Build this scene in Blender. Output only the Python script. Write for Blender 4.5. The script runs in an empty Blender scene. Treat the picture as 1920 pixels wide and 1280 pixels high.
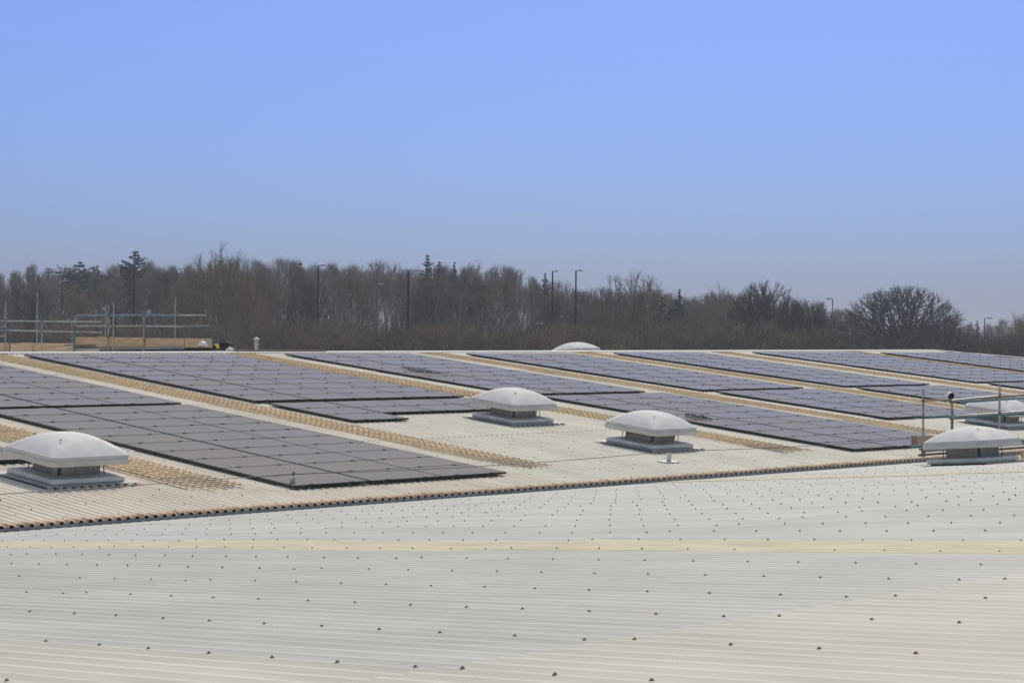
import bpy, math, random
import numpy as np
from mathutils import Matrix, Vector
R = math.radians
PI = math.pi
scene = bpy.context.scene
COL = scene.collection
Z0 = 7.5                                   # eye height above the ground beyond the buildings

# ------------------------------------------------------------------ camera
# X runs along the ridges, Y runs up the far roof slope (horizontal), eye above (0,0)
F_PX = 3615.57
PSI, PITCH, ROLL = R(44.1516), R(-0.2018), R(0.5105)
FW = Vector((math.cos(PSI)*math.cos(PITCH), math.sin(PSI)*math.cos(PITCH), math.sin(PITCH)))
_r = Vector((math.sin(PSI), -math.cos(PSI), 0)); _u = _r.cross(FW)
RT = _r*math.cos(ROLL) + _u*math.sin(ROLL)
UP = _u*math.cos(ROLL) - _r*math.sin(ROLL)
cam = bpy.data.objects.new('camera', bpy.data.cameras.new('camera'))
COL.objects.link(cam)
m = Matrix.Identity(4)
for i in range(3):
    m[i][0] = RT[i]; m[i][1] = UP[i]; m[i][2] = -FW[i]
m[2][3] = Z0
cam.matrix_world = m
cam.data.sensor_width = 36; cam.data.sensor_fit = 'HORIZONTAL'
cam.data.lens = 36*F_PX/1920
cam.data.clip_start = 0.1; cam.data.clip_end = 6000
scene.camera = cam

# ------------------------------------------------------------------ light
SUN_EL, SUN_AZ = R(50), R(36)              # azimuth measured from +X towards +Y
sd = Vector((math.cos(SUN_AZ)*math.cos(SUN_EL), math.sin(SUN_AZ)*math.cos(SUN_EL), math.sin(SUN_EL)))
sun = bpy.data.objects.new('sun', bpy.data.lights.new('sun', 'SUN'))
COL.objects.link(sun)
sun.data.energy = 2.7; sun.data.angle = R(10); sun.data.color = (1, .93, .82)
sun.rotation_euler = sd.to_track_quat('Z', 'Y').to_euler()
world = bpy.data.worlds.new('World'); scene.world = world; world.use_nodes = True
nt = world.node_tree; nt.nodes.clear()
wo = nt.nodes.new('ShaderNodeOutputWorld'); bg = nt.nodes.new('ShaderNodeBackground')
sky = nt.nodes.new('ShaderNodeTexSky'); sky.sky_type = 'NISHITA'; sky.sun_disc = False
sky.sun_elevation = SUN_EL; sky.sun_rotation = PI/2 - SUN_AZ
sky.air_density = 1.3; sky.dust_density = 1.2; sky.ozone_density = 3.0; sky.altitude = 60
geo = nt.nodes.new('ShaderNodeTexCoord'); sep = nt.nodes.new('ShaderNodeSeparateXYZ')
nt.links.new(geo.outputs['Generated'], sep.inputs[0])
ramp = nt.nodes.new('ShaderNodeValToRGB')
els = ramp.color_ramp.elements
STOPS = [(0, (.29, .41, .89)), (.022, (.246, .345, .745)), (.06, (.248, .350, .735)), (.17, (.288, .367, .735)), (.34, (.72, .66, .62)), (1, (1.75, 1.40, 1.02))]
els[0].position = 0; els[1].position = 1
for p_, c_ in STOPS[1:-1]: els.new(p_)
for e_, (p_, c_) in zip(els, STOPS): e_.position = p_; e_.color = (*c_, 1)
nt.links.new(sep.outputs['Z'], ramp.inputs[0])
mul = nt.nodes.new('ShaderNodeMix'); mul.data_type = 'RGBA'; mul.blend_type = 'MULTIPLY'; mul.inputs['Factor'].default_value = 1
nt.links.new(sky.outputs[0], mul.inputs['A']); nt.links.new(ramp.outputs[0], mul.inputs['B'])
nt.links.new(mul.outputs['Result'], bg.inputs[0]); bg.inputs[1].default_value = 0.15
nt.links.new(bg.outputs[0], wo.inputs[0])
scene.view_settings.view_transform = 'Standard'; scene.view_settings.look = 'None'
scene.view_settings.exposure = 0.0; scene.view_settings.gamma = 1

# ------------------------------------------------------------------ frames of reference
YE, ZE, TA = 23.998, -2.7736, 0.094915     # far roof: eave line and pitch
ZB, TB = -0.930, 0.080588                   # near roof
CA = 1/math.hypot(1, TA)
NA = Vector((0, -TA*CA, CA)); SA = Vector((0, CA, TA*CA)); XA = Vector((1, 0, 0))
RIDGE_S = 23.4
def RS(X): return 22.65 + .0178*(X-30)
def YRX(X): return YE + RS(X)*CA
def ZRX(X): return ZE + RS(X)*CA*TA + Z0
YR = YRX(36); 
def A(X, s, h=0.0):
    return Vector((X, YE, ZE + Z0)) + SA*s + NA*h
CB = 1/math.hypot(1, TB)
NB = Vector((0, TB*CB, CB)); SB = Vector((0, CB, -TB*CB))
def B(X, Y, h=0.0):
    return Vector((X, Y, ZB - TB*Y + Z0)) + NB*h
def at(px, py, d):
    v = FW + RT*((px-960)/F_PX) - UP*((py-640)/F_PX)
    return v*d + Vector((0, 0, Z0))
MA = Matrix(((1, 0, 0, 0), (0, SA[1], NA[1], 0), (0, SA[2], NA[2], 0), (0, 0, 0, 1)))
MB_ = Matrix(((1, 0, 0, 0), (0, SB[1], NB[1], 0), (0, SB[2], NB[2], 0), (0, 0, 0, 1)))

# ------------------------------------------------------------------ helpers
def tag(o, label=None, cat=None, group=None, kind=None):
    if label: o['label'] = label
    if cat: o['category'] = cat
    if group: o['group'] = group
    if kind: o['kind'] = kind
    return o
def empty(name, mat=None):
    o = bpy.data.objects.new(name, None); COL.objects.link(o)
    if mat is not None: o.matrix_world = mat
    return o
class Mesh:
    def __init__(s): s.v = []; s.f = []; s.sm = []
    def add(s, vs, fs, smooth=False):
        n = len(s.v); s.v.extend([tuple(v) for v in vs]); s.f.extend([tuple(i+n for i in f) for f in fs]); s.sm.extend([smooth]*len(fs))
    def box(s, c, size, M=None, bev=0):
        x, y, z = size[0]/2, size[1]/2, size[2]/2
        if bev:
            b = bev; vs = []
            for sz in (-1, 1):
                for (px, py) in ((x, y-b), (x-b, y), (-x+b, y), (-x, y-b), (-x, -y+b), (-x+b, -y), (x-b, -y), (x, -y+b)):
                    vs.append(Vector((px, py, sz*z)))
            fs = [tuple(range(7, -1, -1)), tuple(range(8, 16))] + [(i, (i+1) % 8, 8+(i+1) % 8, 8+i) for i in range(8)]
        else:
            vs = [Vector((a*x, b*y, e*z)) for a in (-1, 1) for b in (-1, 1) for e in (-1, 1)]
            fs = [(0, 1, 3, 2), (4, 6, 7, 5), (0, 4, 5, 1), (2, 3, 7, 6), (0, 2, 6, 4), (1, 5, 7, 3)]
        if M is not None: vs = [M @ v for v in vs]
        c = Vector(c)
        s.add([v + c for v in vs], fs)
    def tube(s, a, b, r, r2=None, n=10, cap=True):
        a = Vector(a); b = Vector(b); d = (b-a)
        if d.length < 1e-6: return
        d.normalize(); r2 = r if r2 is None else r2
        p = d.orthogonal().normalized(); q = d.cross(p)
        vs = []
        for (c, rr) in ((a, r), (b, r2)):
            for i in range(n):
                t = 2*PI*i/n; vs.append(c + p*(rr*math.cos(t)) + q*(rr*math.sin(t)))
        s.add(vs, [(i, (i+1) % n, n+(i+1) % n, n+i) for i in range(n)], True)
        if cap: s.add(vs, [tuple(range(n-1, -1, -1)), tuple(range(n, 2*n))])
    def path(s, pts, r, n=6):
        for a, b in zip(pts[:-1], pts[1:]): s.tube(a, b, r, n=n)
    def lathe(s, prof, n=24, c=(0, 0, 0), M=None, smooth=True):
        c = Vector(c); vs = []
        for (r, z) in prof:
            for i in range(n):
                t = 2*PI*i/n; v = Vector((r*math.cos(t), r*math.sin(t), z))
                vs.append((M @ v if M is not None else v) + c)
        k = len(prof)
        s.add(vs, [(j*n+i, j*n+(i+1) % n, (j+1)*n+(i+1) % n, (j+1)*n+i) for j in range(k-1) for i in range(n)], smooth)
        s.add(vs, [tuple(range((k-1)*n, k*n)), tuple(range(n-1, -1, -1))])
    def data(s, name, mat):
        me = bpy.data.meshes.new(name); me.from_pydata(s.v, [], s.f)
        me.polygons.foreach_set('use_smooth', s.sm); me.materials.append(mat); me.update()
        return me
    def build(s, name, mat, parent=None, mw=None):
        o = bpy.data.objects.new(name, s.data(name, mat)); COL.objects.link(o)
        if parent is not None: o.parent = parent
        if mw is not None: o.matrix_local = mw
        return o
def np_mesh(name, V, Fc, mat, smooth=False):
    """V (n,3) array, Fc (m,k) array"""
    me = bpy.data.meshes.new(name); V = np.asarray(V, np.float32); Fc = np.asarray(Fc, np.int32)
    k = Fc.shape[1]
    me.vertices.add(len(V)); me.vertices.foreach_set('co', V.ravel())
    me.loops.add(Fc.size); me.loops.foreach_set('vertex_index', Fc.ravel())
    me.polygons.add(len(Fc)); me.polygons.foreach_set('loop_start', np.arange(0, Fc.size, k, dtype=np.int32))
    me.polygons.foreach_set('loop_total', np.full(len(Fc), k, np.int32))
    if smooth: me.polygons.foreach_set('use_smooth', np.ones(len(Fc), bool))
    me.materials.append(mat); me.update(calc_edges=True); me.validate()
    return me
def link(name, me, parent=None):
    o = bpy.data.objects.new(name, me); COL.objects.link(o)
    if parent is not None: o.parent = parent
    return o
def dup(o, parent=None, mw=None, kids=None):
    c = o.copy(); COL.objects.link(c); c.parent = parent
    if mw is not None: c.matrix_world = mw
    for ch in (kids[o.name] if kids else list(o.children)):
        dup(ch, c)
    return c

# ------------------------------------------------------------------ materials
def mat(name, color, rough=.6, metal=0, spec=.5, noise=None, bump=None, coat=0):
    """noise = (scale xyz, amount, detail); bump = (scale, strength)"""
    M = bpy.data.materials.new(name); M.use_nodes = True; t = M.node_tree; b = t.nodes['Principled BSDF']
    b.inputs['Base Color'].default_value = (*color, 1); b.inputs['Roughness'].default_value = rough
    b.inputs['Metallic'].default_value = metal; b.inputs['Specular IOR Level'].default_value = spec
    if coat: b.inputs['Coat Weight'].default_value = coat
    if noise or bump:
        tc = t.nodes.new('ShaderNodeTexCoord')
    if noise:
        mp = t.nodes.new('ShaderNodeMapping'); mp.inputs['Scale'].default_value = noise[0]
        t.links.new(tc.outputs['Object'], mp.inputs[0])
        n = t.nodes.new('ShaderNodeTexNoise'); n.inputs['Scale'].default_value = 1; n.inputs['Detail'].default_value = 5
        t.links.new(mp.outputs[0], n.inputs[0])
        r = t.nodes.new('ShaderNodeMapRange'); r.inputs[1].default_value = .3; r.inputs[2].default_value = .7
        r.inputs[3].default_value = 1-noise[1]; r.inputs[4].default_value = 1+noise[1]*.6
        t.links.new(n.outputs[0], r.inputs[0])
        mx = t.nodes.new('ShaderNodeMix'); mx.data_type = 'RGBA'; mx.blend_type = 'MULTIPLY'; mx.inputs['Factor'].default_value = 1
        mx.inputs['A'].default_value = (*color, 1); t.links.new(r.outputs[0], mx.inputs['B'])
        t.links.new(mx.outputs['Result'], b.inputs['Base Color'])
    if bump:
        n = t.nodes.new('ShaderNodeTexNoise'); n.inputs['Scale'].default_value = bump[0]; n.inputs['Detail'].default_value = 4
        t.links.new(tc.outputs['Object'], n.inputs[0])
        bp = t.nodes.new('ShaderNodeBump'); bp.inputs['Strength'].default_value = bump[1]; bp.inputs['Distance'].default_value = .02
        t.links.new(n.outputs[0], bp.inputs['Height']); t.links.new(bp.outputs[0], b.inputs['Normal'])
    return M
def roof_mat(name, stain):
    """painted ribbed steel: sheet tone is a face attribute, plus weather streaks running down the slope"""
    M = bpy.data.materials.new(name); M.use_nodes = True; t = M.node_tree; b = t.nodes['Principled BSDF']
    at_ = t.nodes.new('ShaderNodeAttribute'); at_.attribute_name = 'tone'
    tc = t.nodes.new('ShaderNodeTexCoord')
    def nz(scale, detail, lo, hi, a, c):
        mp = t.nodes.new('ShaderNodeMapping'); mp.inputs['Scale'].default_value = scale
        t.links.new(tc.outputs['Object'], mp.inputs[0])
        n = t.nodes.new('ShaderNodeTexNoise'); n.inputs['Scale'].default_value = 1; n.inputs['Detail'].default_value = detail
        t.links.new(mp.outputs[0], n.inputs[0])
        r = t.nodes.new('ShaderNodeMapRange'); r.inputs[1].default_value = lo; r.inputs[2].default_value = hi
        r.inputs[3].default_value = a; r.inputs[4].default_value = c
        t.links.new(n.outputs[0], r.inputs[0]); return r.outputs[0]
    def mulc(A_, B_):
        mx = t.nodes.new('ShaderNodeMix'); mx.data_type = 'RGBA'; mx.blend_type = 'MULTIPLY'; mx.inputs['Factor'].default_value = 1
        t.links.new(A_, mx.inputs['A']); t.links.new(B_, mx.inputs['B']); return mx.outputs['Result']
    c = mulc(at_.outputs['Color'], nz((9, .35, 1), 4, .3, .7, .90, 1.05))
    c = mulc(c, nz((1.3, .8, 1), 6, .35, .7, .915, 1.04))
    c = mulc(c, nz((30, 1.2, 1), 4, .56, .74, 1.0, .86))
    f = nz((2.6, .8, 1), 7, .55, .80, 0, stain)
    mx = t.nodes.new('ShaderNodeMix'); mx.data_type = 'RGBA'; t.links.new(f, mx.inputs['Factor'])
    t.links.new(c, mx.inputs['A']); mx.inputs['B'].default_value = (.40, .33, .22, 1)
    f2 = nz((22, 16, 1), 2, .74, .78, 0, .55)
    m2 = t.nodes.new('ShaderNodeMix'); m2.data_type = 'RGBA'; t.links.new(f2, m2.inputs['Factor'])
    t.links.new(mx.outputs['Result'], m2.inputs['A']); m2.inputs['B'].default_value = (.30, .28, .22, 1)
    t.links.new(m2.outputs['Result'], b.inputs['Base Color'])
    b.inputs['Roughness'].default_value = .68; b.inputs['Specular IOR Level'].default_value = .2
    return M
M = {}
M['roofA'] = roof_mat('cream_ribbed_steel', .30)
M['roofB'] = roof_mat('grey_ribbed_steel', .22)
M['glrp'] = mat('yellowed_rooflight', (.62, .57, .41), .75, spec=.1, noise=((8, 1.5, 1), .16))
M['glrp_dark'] = mat('ochre_rooflight', (.84, .73, .52), .6, noise=((6, 2, 1), .2))
M['rust'] = mat('rusty_cut_edge', (.84, .58, .36), .85, noise=((25, 30, 10), .5))
M['flash'] = mat('ridge_flashing', (.42, .44, .44), .6, noise=((3, 3, 3), .12))
M['dark'] = mat('shadow_gap_black', (.015, .015, .015), .8)
M['gutter'] = mat('gutter_lining', (.10, .11, .12), .6, noise=((2, 2, 2), .3))
M['apron'] = mat('blue_grey_strip', (.24, .26, .27), .6, noise=((1, 3, 3), .3))
M['wall'] = mat('wall_cladding', (.42, .43, .42), .5, noise=((1, 1, .3), .1))
M['cap'] = mat('white_weathered_grp', (.70, .685, .65), .8, spec=.12, noise=((3.3, 3.3, 3), .10), bump=(5, .25))
M['caprim'] = mat('grey_white_grp', (.61, .585, .54), .6, noise=((3, 3, 6), .14))
M['curb'] = mat('grey_curb_metal', (.76, .71, .62), .5, noise=((4, 4, 4), .15))
M['lead'] = mat('grey_flashing', (.47, .445, .395), .6, noise=((6, 6, 6), .22))
M['throat'] = mat('galvanised_mesh', (.30, .29, .27), .5, .4, noise=((60, 60, 2), .35))
M['bolt'] = mat('dark_bolt', (.05, .045, .04), .6)
M['fix'] = mat('brown_fixing_cap', (.26, .185, .135), .7, noise=((30, 30, 30), .3))
M['frame'] = mat('black_anodised', (.012, .012, .014), .35, .3)
M['clamp'] = mat('dark_clamp', (.02, .02, .022), .4, .5)
M['rail'] = mat('dull_aluminium', (.25, .25, .26), .4, .8)
M['galv'] = mat('galvanised_tube', (.36, .38, .37), .45, .55, noise=((3, 3, 3), .35))
M['teal'] = mat('teal_painted_tube', (.03, .19, .24), .5, .1, noise=((4, 4, 4), .4))
M['blue'] = mat('blue_painted_tube', (.17, .27, .35), .5, .1, noise=((4, 4, 4), .3))
M['rustub'] = mat('rusty_tube', (.30, .24, .18), .6, .3, noise=((5, 5, 5), .4))
M['coupler'] = mat('coupler_steel', (.22, .18, .14), .6, .5, noise=((40, 40, 40), .4))
M['wood'] = mat('scaffold_board_wood', (.62, .42, .25), .75, noise=((3, 3, 14), .22))
M['wood2'] = mat('pale_board_wood', (.66, .50, .31), .75, noise=((2, 2, 12), .22))
M['wood3'] = mat('old_plank_wood', (.36, .24, .17), .8, noise=((2, 2, 12), .25))
M['white'] = mat('white_plastic', (.80, .80, .80), .3)
M['black'] = mat('black_fabric', (.008, .008, .010), .85, noise=((9, 9, 9), .4))
M['yellow'] = mat('yellow_plastic', (.75, .50, .04), .35)
M['cable'] = mat('black_cable', (.02, .02, .025), .5)
M['wire'] = mat('steel_cable', (.12, .11, .10), .5, .5)
M['guard'] = mat('ochre_coated_wire', (.74, .55, .31), .6, noise=((5, 5, 5), .3))
M['guardend'] = mat('rusted_wire', (.52, .39, .25), .7)
M['column'] = mat('black_lamp_column', (.022, .024, .032), .5)
M['colgrey'] = mat('grey_lamp_column', (.22, .23, .25), .5)
M['lantern'] = mat('pale_lantern', (.85, .86, .88), .4)
M['post'] = mat('white_post', (.62, .62, .58), .45, noise=((12, 12, 12), .15))
M['flue'] = mat('buff_flue', (.52, .47, .34), .6, noise=((10, 10, 10), .2))
M['sign'] = mat('white_sign', (.75, .76, .78), .5)

t = M['fix'].node_tree; b = t.nodes['Principled BSDF']; oi = t.nodes.new('ShaderNodeObjectInfo')
rp = t.nodes.new('ShaderNodeValToRGB'); rp.color_ramp.elements[0].color = (.32, .15, .085, 1); rp.color_ramp.elements[1].color = (.20, .18, .14, 1)
rp.color_ramp.elements[0].position = .15; rp.color_ramp.elements[1].position = .45
t.links.new(oi.outputs['Random'], rp.inputs[0]); t.links.new(rp.outputs[0], b.inputs['Base Color'])
# glass of the modules: cells in a warm dust tone, paler gaps, weak sky reflection
g = bpy.data.materials.new('module_glass'); g.use_nodes = True; t = g.node_tree; b = t.nodes['Principled BSDF']
tc = t.nodes.new('ShaderNodeTexCoord')
mp = t.nodes.new('ShaderNodeMapping'); mp.inputs['Scale'].default_value = (1, 1, 1)
t.links.new(tc.outputs['Object'], mp.inputs[0])
bk = t.nodes.new('ShaderNodeTexBrick'); bk.offset = 0; bk.squash = 1
bk.inputs['Scale'].default_value = 1; bk.inputs['Brick Width'].default_value = .162; bk.inputs['Row Height'].default_value = .158
bk.inputs['Mortar Size'].default_value = .006; bk.inputs['Mortar Smooth'].default_value = .2
bk.inputs['Color1'].default_value = (.240, .208, .164, 1); bk.inputs['Color2'].default_value = (.254, .220, .174, 1)
bk.inputs['Mortar'].default_value = (.30, .285, .26, 1)
t.links.new(mp.outputs[0], bk.inputs[0]); t.links.new(bk.outputs[0], b.inputs['Base Color'])
oi = t.nodes.new('ShaderNodeObjectInfo')
mr = t.nodes.new('ShaderNodeMapRange'); mr.inputs[3].default_value = .12; mr.inputs[4].default_value = .20
t.links.new(oi.outputs['Random'], mr.inputs[0]); t.links.new(mr.outputs[0], b.inputs['Roughness'])
b.inputs['IOR'].default_value = 1.04; b.inputs['Specular IOR Level'].default_value = .3
M['glass'] = g

# ------------------------------------------------------------------ ribbed roof sheets
HR = .029
HB_ = .66   # the near sheets are a little shallower
PRB = ((-.33, HR*(1-HB_)), (-.14, HR*.92), (-.06, HR), (.06, HR), (.14, HR*.92), (.33, HR*(1-HB_)))
PRA = ((-.25, 0), (-.14, HR*.88), (-.06, HR), (.06, HR), (.14, HR*.88), (.25, 0))
def profile(x0, x1, pitch, ph=0.0):
    xs = []; hs = []
    k0 = math.floor((x0-ph)/pitch) - 1; k1 = math.ceil((x1-ph)/pitch) + 1
    for k in range(k0, k1):
        for o, h in (PRA if pitch == PA_ else PRB):
            x = ph + (k+o)*pitch
            if x0 <= x <= x1: xs.append(x); hs.append(h)
    return xs, hs
def ribbed(name, P, x0, x1, rows, pitch, ph, cover, tone, material, parent, lift=.007, cut=None):
    """rows: list of (sa, sb, lift_a, lift_b); P(x, s, h) -> point; one mesh for the whole sheeting"""
    xs, hs = profile(x0, x1, pitch, ph); V = []; Fc = []; T = []
    for ri, (sa, sb, la, lb) in enumerate(rows):
        n = len(V)
        for x, h in zip(xs, hs):
            e = sb(x) if callable(sb) else sb
            V.append(P(x, sa, h+la)); V.append(P(x, e, h+lb))
        for i in range(len(xs)-1):
            Fc.append((n+2*i, n+2*i+2, n+2*i+3, n+2*i+1))
            T.append(tone(math.floor(((xs[i]+xs[i+1])/2-ph)/cover), ri))
    me = np_mesh(name, np.array([tuple(v) for v in V]), np.array(Fc), material)
    a = me.attributes.new('tone', 'FLOAT_COLOR', 'FACE')
    a.data.foreach_set('color', np.array([(c[0], c[1], c[2], 1) for c in T], np.float32).ravel())
    return link(name, me, parent)
rnd = random.Random(4)
_h = {}
def hsh(a, b_, k=0):
    key = (a, b_, k)
    if key not in _h: _h[key] = random.Random(a*7919+b_*104729+k*31+5).random()
    return _h[key]
PB_, CB_ = .1728, 1.0480; PHB = 5.395
PA_, CA_ = .1634, .9804; PHA = 14.61
LAPB = [-.36, 5.47, 11.30, 17.13, 23.965]
def toneB(c, r):
    v = 1 + (hsh(c//2, r)-.5)*.05
    base = Vector((.520, .510, .460))
    if r == 0 or c < 0: base = Vector((.565, .535, .465))
    elif r == 1 and c >= 12: base = Vector((.515, .505, .465))
    elif (r >= 2 and c >= 9) or c > 16: base = Vector((.56, .55, .495))
    elif r >= 3 and c < 9: base = Vector((.54, .535, .49))
    return base*v
def toneA(c, r):
    v = 1 + (hsh(c, r, 1)-.5)*.07
    base = Vector((.77, .68, .54)) if c < 12 else Vector((.76, .71, .575))
    return base*v
near = empty('near_warehouse'); tag(near, 'near factory building with a pale grey ribbed metal roof in the foreground', 'building')
far = empty('far_warehouse'); tag(far, 'far factory building whose cream ribbed metal roof carries the solar panels', 'building')
rowsB = []
for i in range(4):
    a_, b_ = LAPB[i], LAPB[i+1] + (.15 if i < 3 else 0)
    rowsB.append((a_, b_, 0 if i else 0, .012 if i < 3 else .0))
ribbed('roof_sheeting', B, -6, 84, rowsB, PB_, PHB, CB_, toneB, M['roofB'], near)
LAPA = [0, 5.85, 11.7, 17.55, lambda x: RS(x)-.01]
rowsA = []
for i in range(4):
    rowsA.append((LAPA[i] - (.14 if i else 0), LAPA[i+1], .009 if i else 0, 0))
X0A, X1A = -6, 76.3
ribbed('roof_sheeting', A, X0A, X1A, rowsA, PA_, PHA, CA_, toneA, M['roofA'], far)
# the wedge beyond the square end of the ridge (the verge runs out at an angle)
def vergeX(s): return X1A + (RIDGE_S - s)*.70
V = []; Fc = []; T = []
for k in range(120):
    s0_, s1_ = RIDGE_S*k/120, RIDGE_S*(k+1)/120
    n = len(V)
    V += [A(X1A, s0_), A(vergeX(s0_), s0_), A(vergeX(s1_), s1_), A(X1A, s1_)]; Fc.append((n, n+1, n+2, n+3)); T.append((.68, .645, .54, 1))
me = np_mesh('roof_sheeting', np.array([tuple(v) for v in V]), np.array(Fc), M['roofA'])
a = me.attributes.new('tone', 'FLOAT_COLOR', 'FACE'); a.data.foreach_set('color', np.array(T, np.float32).ravel())
link('roof_sheeting', me, far)
# far slope of the same building
def A2(X, s, h=0.0):
    return Vector((X, YRX(X) + s*CA, ZRX(X) - s*CA*TA)) + Vector((0, TA*CA, CA))*h
ribbed('roof_sheeting', A2, X0A, X1A, [(.02, 8, 0, 0), (8, 16, 0, 0), (16, 23.4, 0, 0)], PA_, PHA, CA_, toneA, M['roofA'], far)
# ridge cap with its stepped closures
mb = Mesh()
for X in np.arange(X0A, X1A, 3.0):
    x2 = min(X+3.03, X1A)
    for fn, sg in ((A, -1), (A2, 1)):
        p = [fn(X, (RS(X)-.28) if sg < 0 else .28, HR+.010), fn(x2, (RS(x2)-.28) if sg < 0 else .28, HR+.010)]
        q = [Vector((X, YRX(X), ZRX(X)+HR+.022)), Vector((x2, YRX(x2), ZRX(x2)+HR+.022))]
        mb.add([p[0], p[1], q[1], q[0]], [(0, 1, 2, 3)])
mb.build('ridge_cap', M['flash'], far)
V = []; Fc = []; X = X0A
while X < X1A:
    for dx, lo in ((.0, .031), (PA_*.24, .031), (PA_*.26, 0), (PA_*.74, 0), (PA_*.76, .031)):
        V += [A(X+dx, RS(X)-.27, .036), A(X+dx, RS(X)-.27, lo)]
    X += PA_
for k in range(len(V)//2-1): Fc.append((2*k, 2*k+1, 2*k+3, 2*k+2))
link('ridge_filler', np_mesh('ridge_filler', np.array([tuple(v) for v in V]), np.array(Fc), M['gutter']), far)
# verge flashing
mb = Mesh()
for k in range(8):
    s0_, s1_ = RIDGE_S*k/8, RIDGE_S*(k+1)/8+.02
    a0, a1 = vergeX(s0_), vergeX(s1_)
    mb.add([A(a0-.25, s0_, .04), A(a0, s0_, .055), A(a1, s1_, .055), A(a1-.25, s1_, .04), A(a0, s0_, -.15), A(a1, s1_, -.15)], [(0, 1, 2, 3), (1, 4, 5, 2)])
mb.build('verge_flashing', M['flash'], far)
# rust bleeding up from the cut edge of the eave
xs, hs = profile(X0A, X1A, PA_, PHA); V = []; Fc = []
rr = random.Random(8)
for x, h in zip(xs, hs):
    V.append(A(x, -.012, h+.0025)); V.append(A(x, .13 + .12*rr.random(), h+.0025)); V.append(A(x, -.012, h-.004 - (.008 if h == 0 else 0)))
for i in range(len(xs)-1):
    Fc.append((3*i, 3*i+3, 3*i+4, 3*i+1)); Fc.append((3*i+2, 3*i+5, 3*i+3, 3*i))
link('rusty_edge', np_mesh('rusty_edge', np.array([tuple(v) for v in V]), np.array(Fc), M['rust']), far)
# black strip standing in for shade in the ribs' open ends; valley gutter
V = []; Fc = []
for x, h in zip(xs, hs): V += [A(x, .06, h-.003), A(x, .06, -.03)]
for i in range(len(xs)-1): Fc.append((2*i, 2*i+1, 2*i+3, 2*i+2))
link('rib_end_shade', np_mesh('rib_end_shade', np.array([tuple(v) for v in V]), np.array(Fc), M['dark']), far)
mb = Mesh(); mb.box(A(35, -.022, -.054), (82.5, .004, .080), MA); mb.build('eave_gap_strip', M['apron'], far)  # blue-grey strip across the gap under the eave lip
mb = Mesh()
gz = ZE + Z0 - .22
mb.box((38, 23.80, gz), (90, .50, .02)); mb.box((38, 23.565, gz+.07), (90, .02, .14)); mb.box((38, 24.045, gz+.06), (90, .02, .12))
mb.build('valley_gutter', M['gutter'], near)
# walls
def wall(name, x0, x1, y0, y1, z1, par):
    mb = Mesh(); mb.box(((x0+x1)/2, (y0+y1)/2, z1/2), (x1-x0, y1-y0, z1)); return mb.build(name, M['wall'], par)
wall('wall', -6, 76, YE+.25, YE+.45, ZE+Z0-.25, far)
wall('wall', -6, 76, YR+23.1, YR+23.3, ZE+Z0-.2, far)
wall('wall', -5.9, -5.7, YE+.5, YR+23.05, ZE+Z0-.2, far)
wall('wall', 75.7, 75.9, YE+.5, YR+23.05, ZE+Z0-.2, far)
wall('wall', -5.9, 83.8, 23.30, 23.5, ZB-TB*23.5+Z0-.1, near)
wall('wall', -5.9, -5.7, -.2, 23.25, ZB-TB*23.5+Z0-.1, near)
wall('wall', 83.6, 83.8, -.2, 23.25, ZB-TB*23.5+Z0-.1, near)
wall('wall', -5.6, 83.5, -.2, 0, ZB+Z0-.05, near)

# rooflights: yellowed strips in the near roof (part of the building)
for (xa, xb, rws) in ((PHB+6*CB_-.14, PHB+7*CB_+.02, rowsB), (PHB+23*CB_-.95, PHB+24*CB_-.75, rowsB)):
    xs, hs = profile(xa, xb, PB_, PHB); V = []; Fc = []
    for (sa, sb, la, lb) in rws:
        n = len(V)
        for x, h in zip(xs, hs):
            V.append(B(x, sa, h+la+.005)); V.append(B(x, sb, h+lb+.005))
        for i in range(len(xs)-1): Fc.append((n+2*i, n+2*i+2, n+2*i+3, n+2*i+1))
    link('rooflight', np_mesh('rooflight', np.array([tuple(v) for v in V]), np.array(Fc), M['glrp']), near)

# fixings on the near roof: brown caps on the side lap ribs, about every 0.46 m
def cap_mesh(r, h):
    mb = Mesh(); mb.lathe([(r*1.25, 0), (r*1.2, h*.25), (r*.75, h*.3), (r*.68, h*.85), (r*.35, h)], 10); return mb
capme = cap_mesh(.0095, .0100).data('fixing_cap', M['fix'])
pts = []
rr = random.Random(3)
for k in range(-2, 48):
    x = PHB + k*CB_
    for l0, l1 in zip([-.36, 5.47, 11.30, 17.13], [5.47, 11.30, 17.13, 23.72]):
        for q in [0.0] + [.30+.4555*n for n in range(12)]:
            y = l0 + q + .02
            if y > 0 and y < l1 - .08 and rr.random() > .015: pts.append((x + rr.uniform(-.012, .012), y + rr.uniform(-.022, .022)))
def px_of(p):
    v = p - Vector((0, 0, Z0)); d = v.dot(FW)
    return 960 + F_PX*v.dot(RT)/d, 640 - F_PX*v.dot(UP)/d, d
vis = []; rest = []
for (x, y) in pts:
    u_, v_, d = px_of(B(x, y, HR))
    (vis if (-5 < u_ < 1925 and v_ < 1285 and d > 1) else rest).append((d, x, y))
vis.sort()
def lapl(y):
    for i, (sa, sb, la, lb) in enumerate(rowsB):
        if sa <= y <= sb: return la + (lb-la)*(y-sa)/(sb-sa)
    return 0
for d, x, y in vis[:100]:
    o = link('fixing_cap', capme, near); o.matrix_world = Matrix.Translation(B(x, y, HR+lapl(y))) @ MB_
stuff = Mesh()
for d, x, y in vis[100:]:
    r = .0105; c = B(x, y, HR+lapl(y))
    stuff.lathe([(r*1.3, 0), (r*.8, .005), (r*.6, .013)], 6, c, MB_, False)
o = stuff.build('fixing_caps', M['fix'], near); tag(o, kind='stuff')
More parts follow.
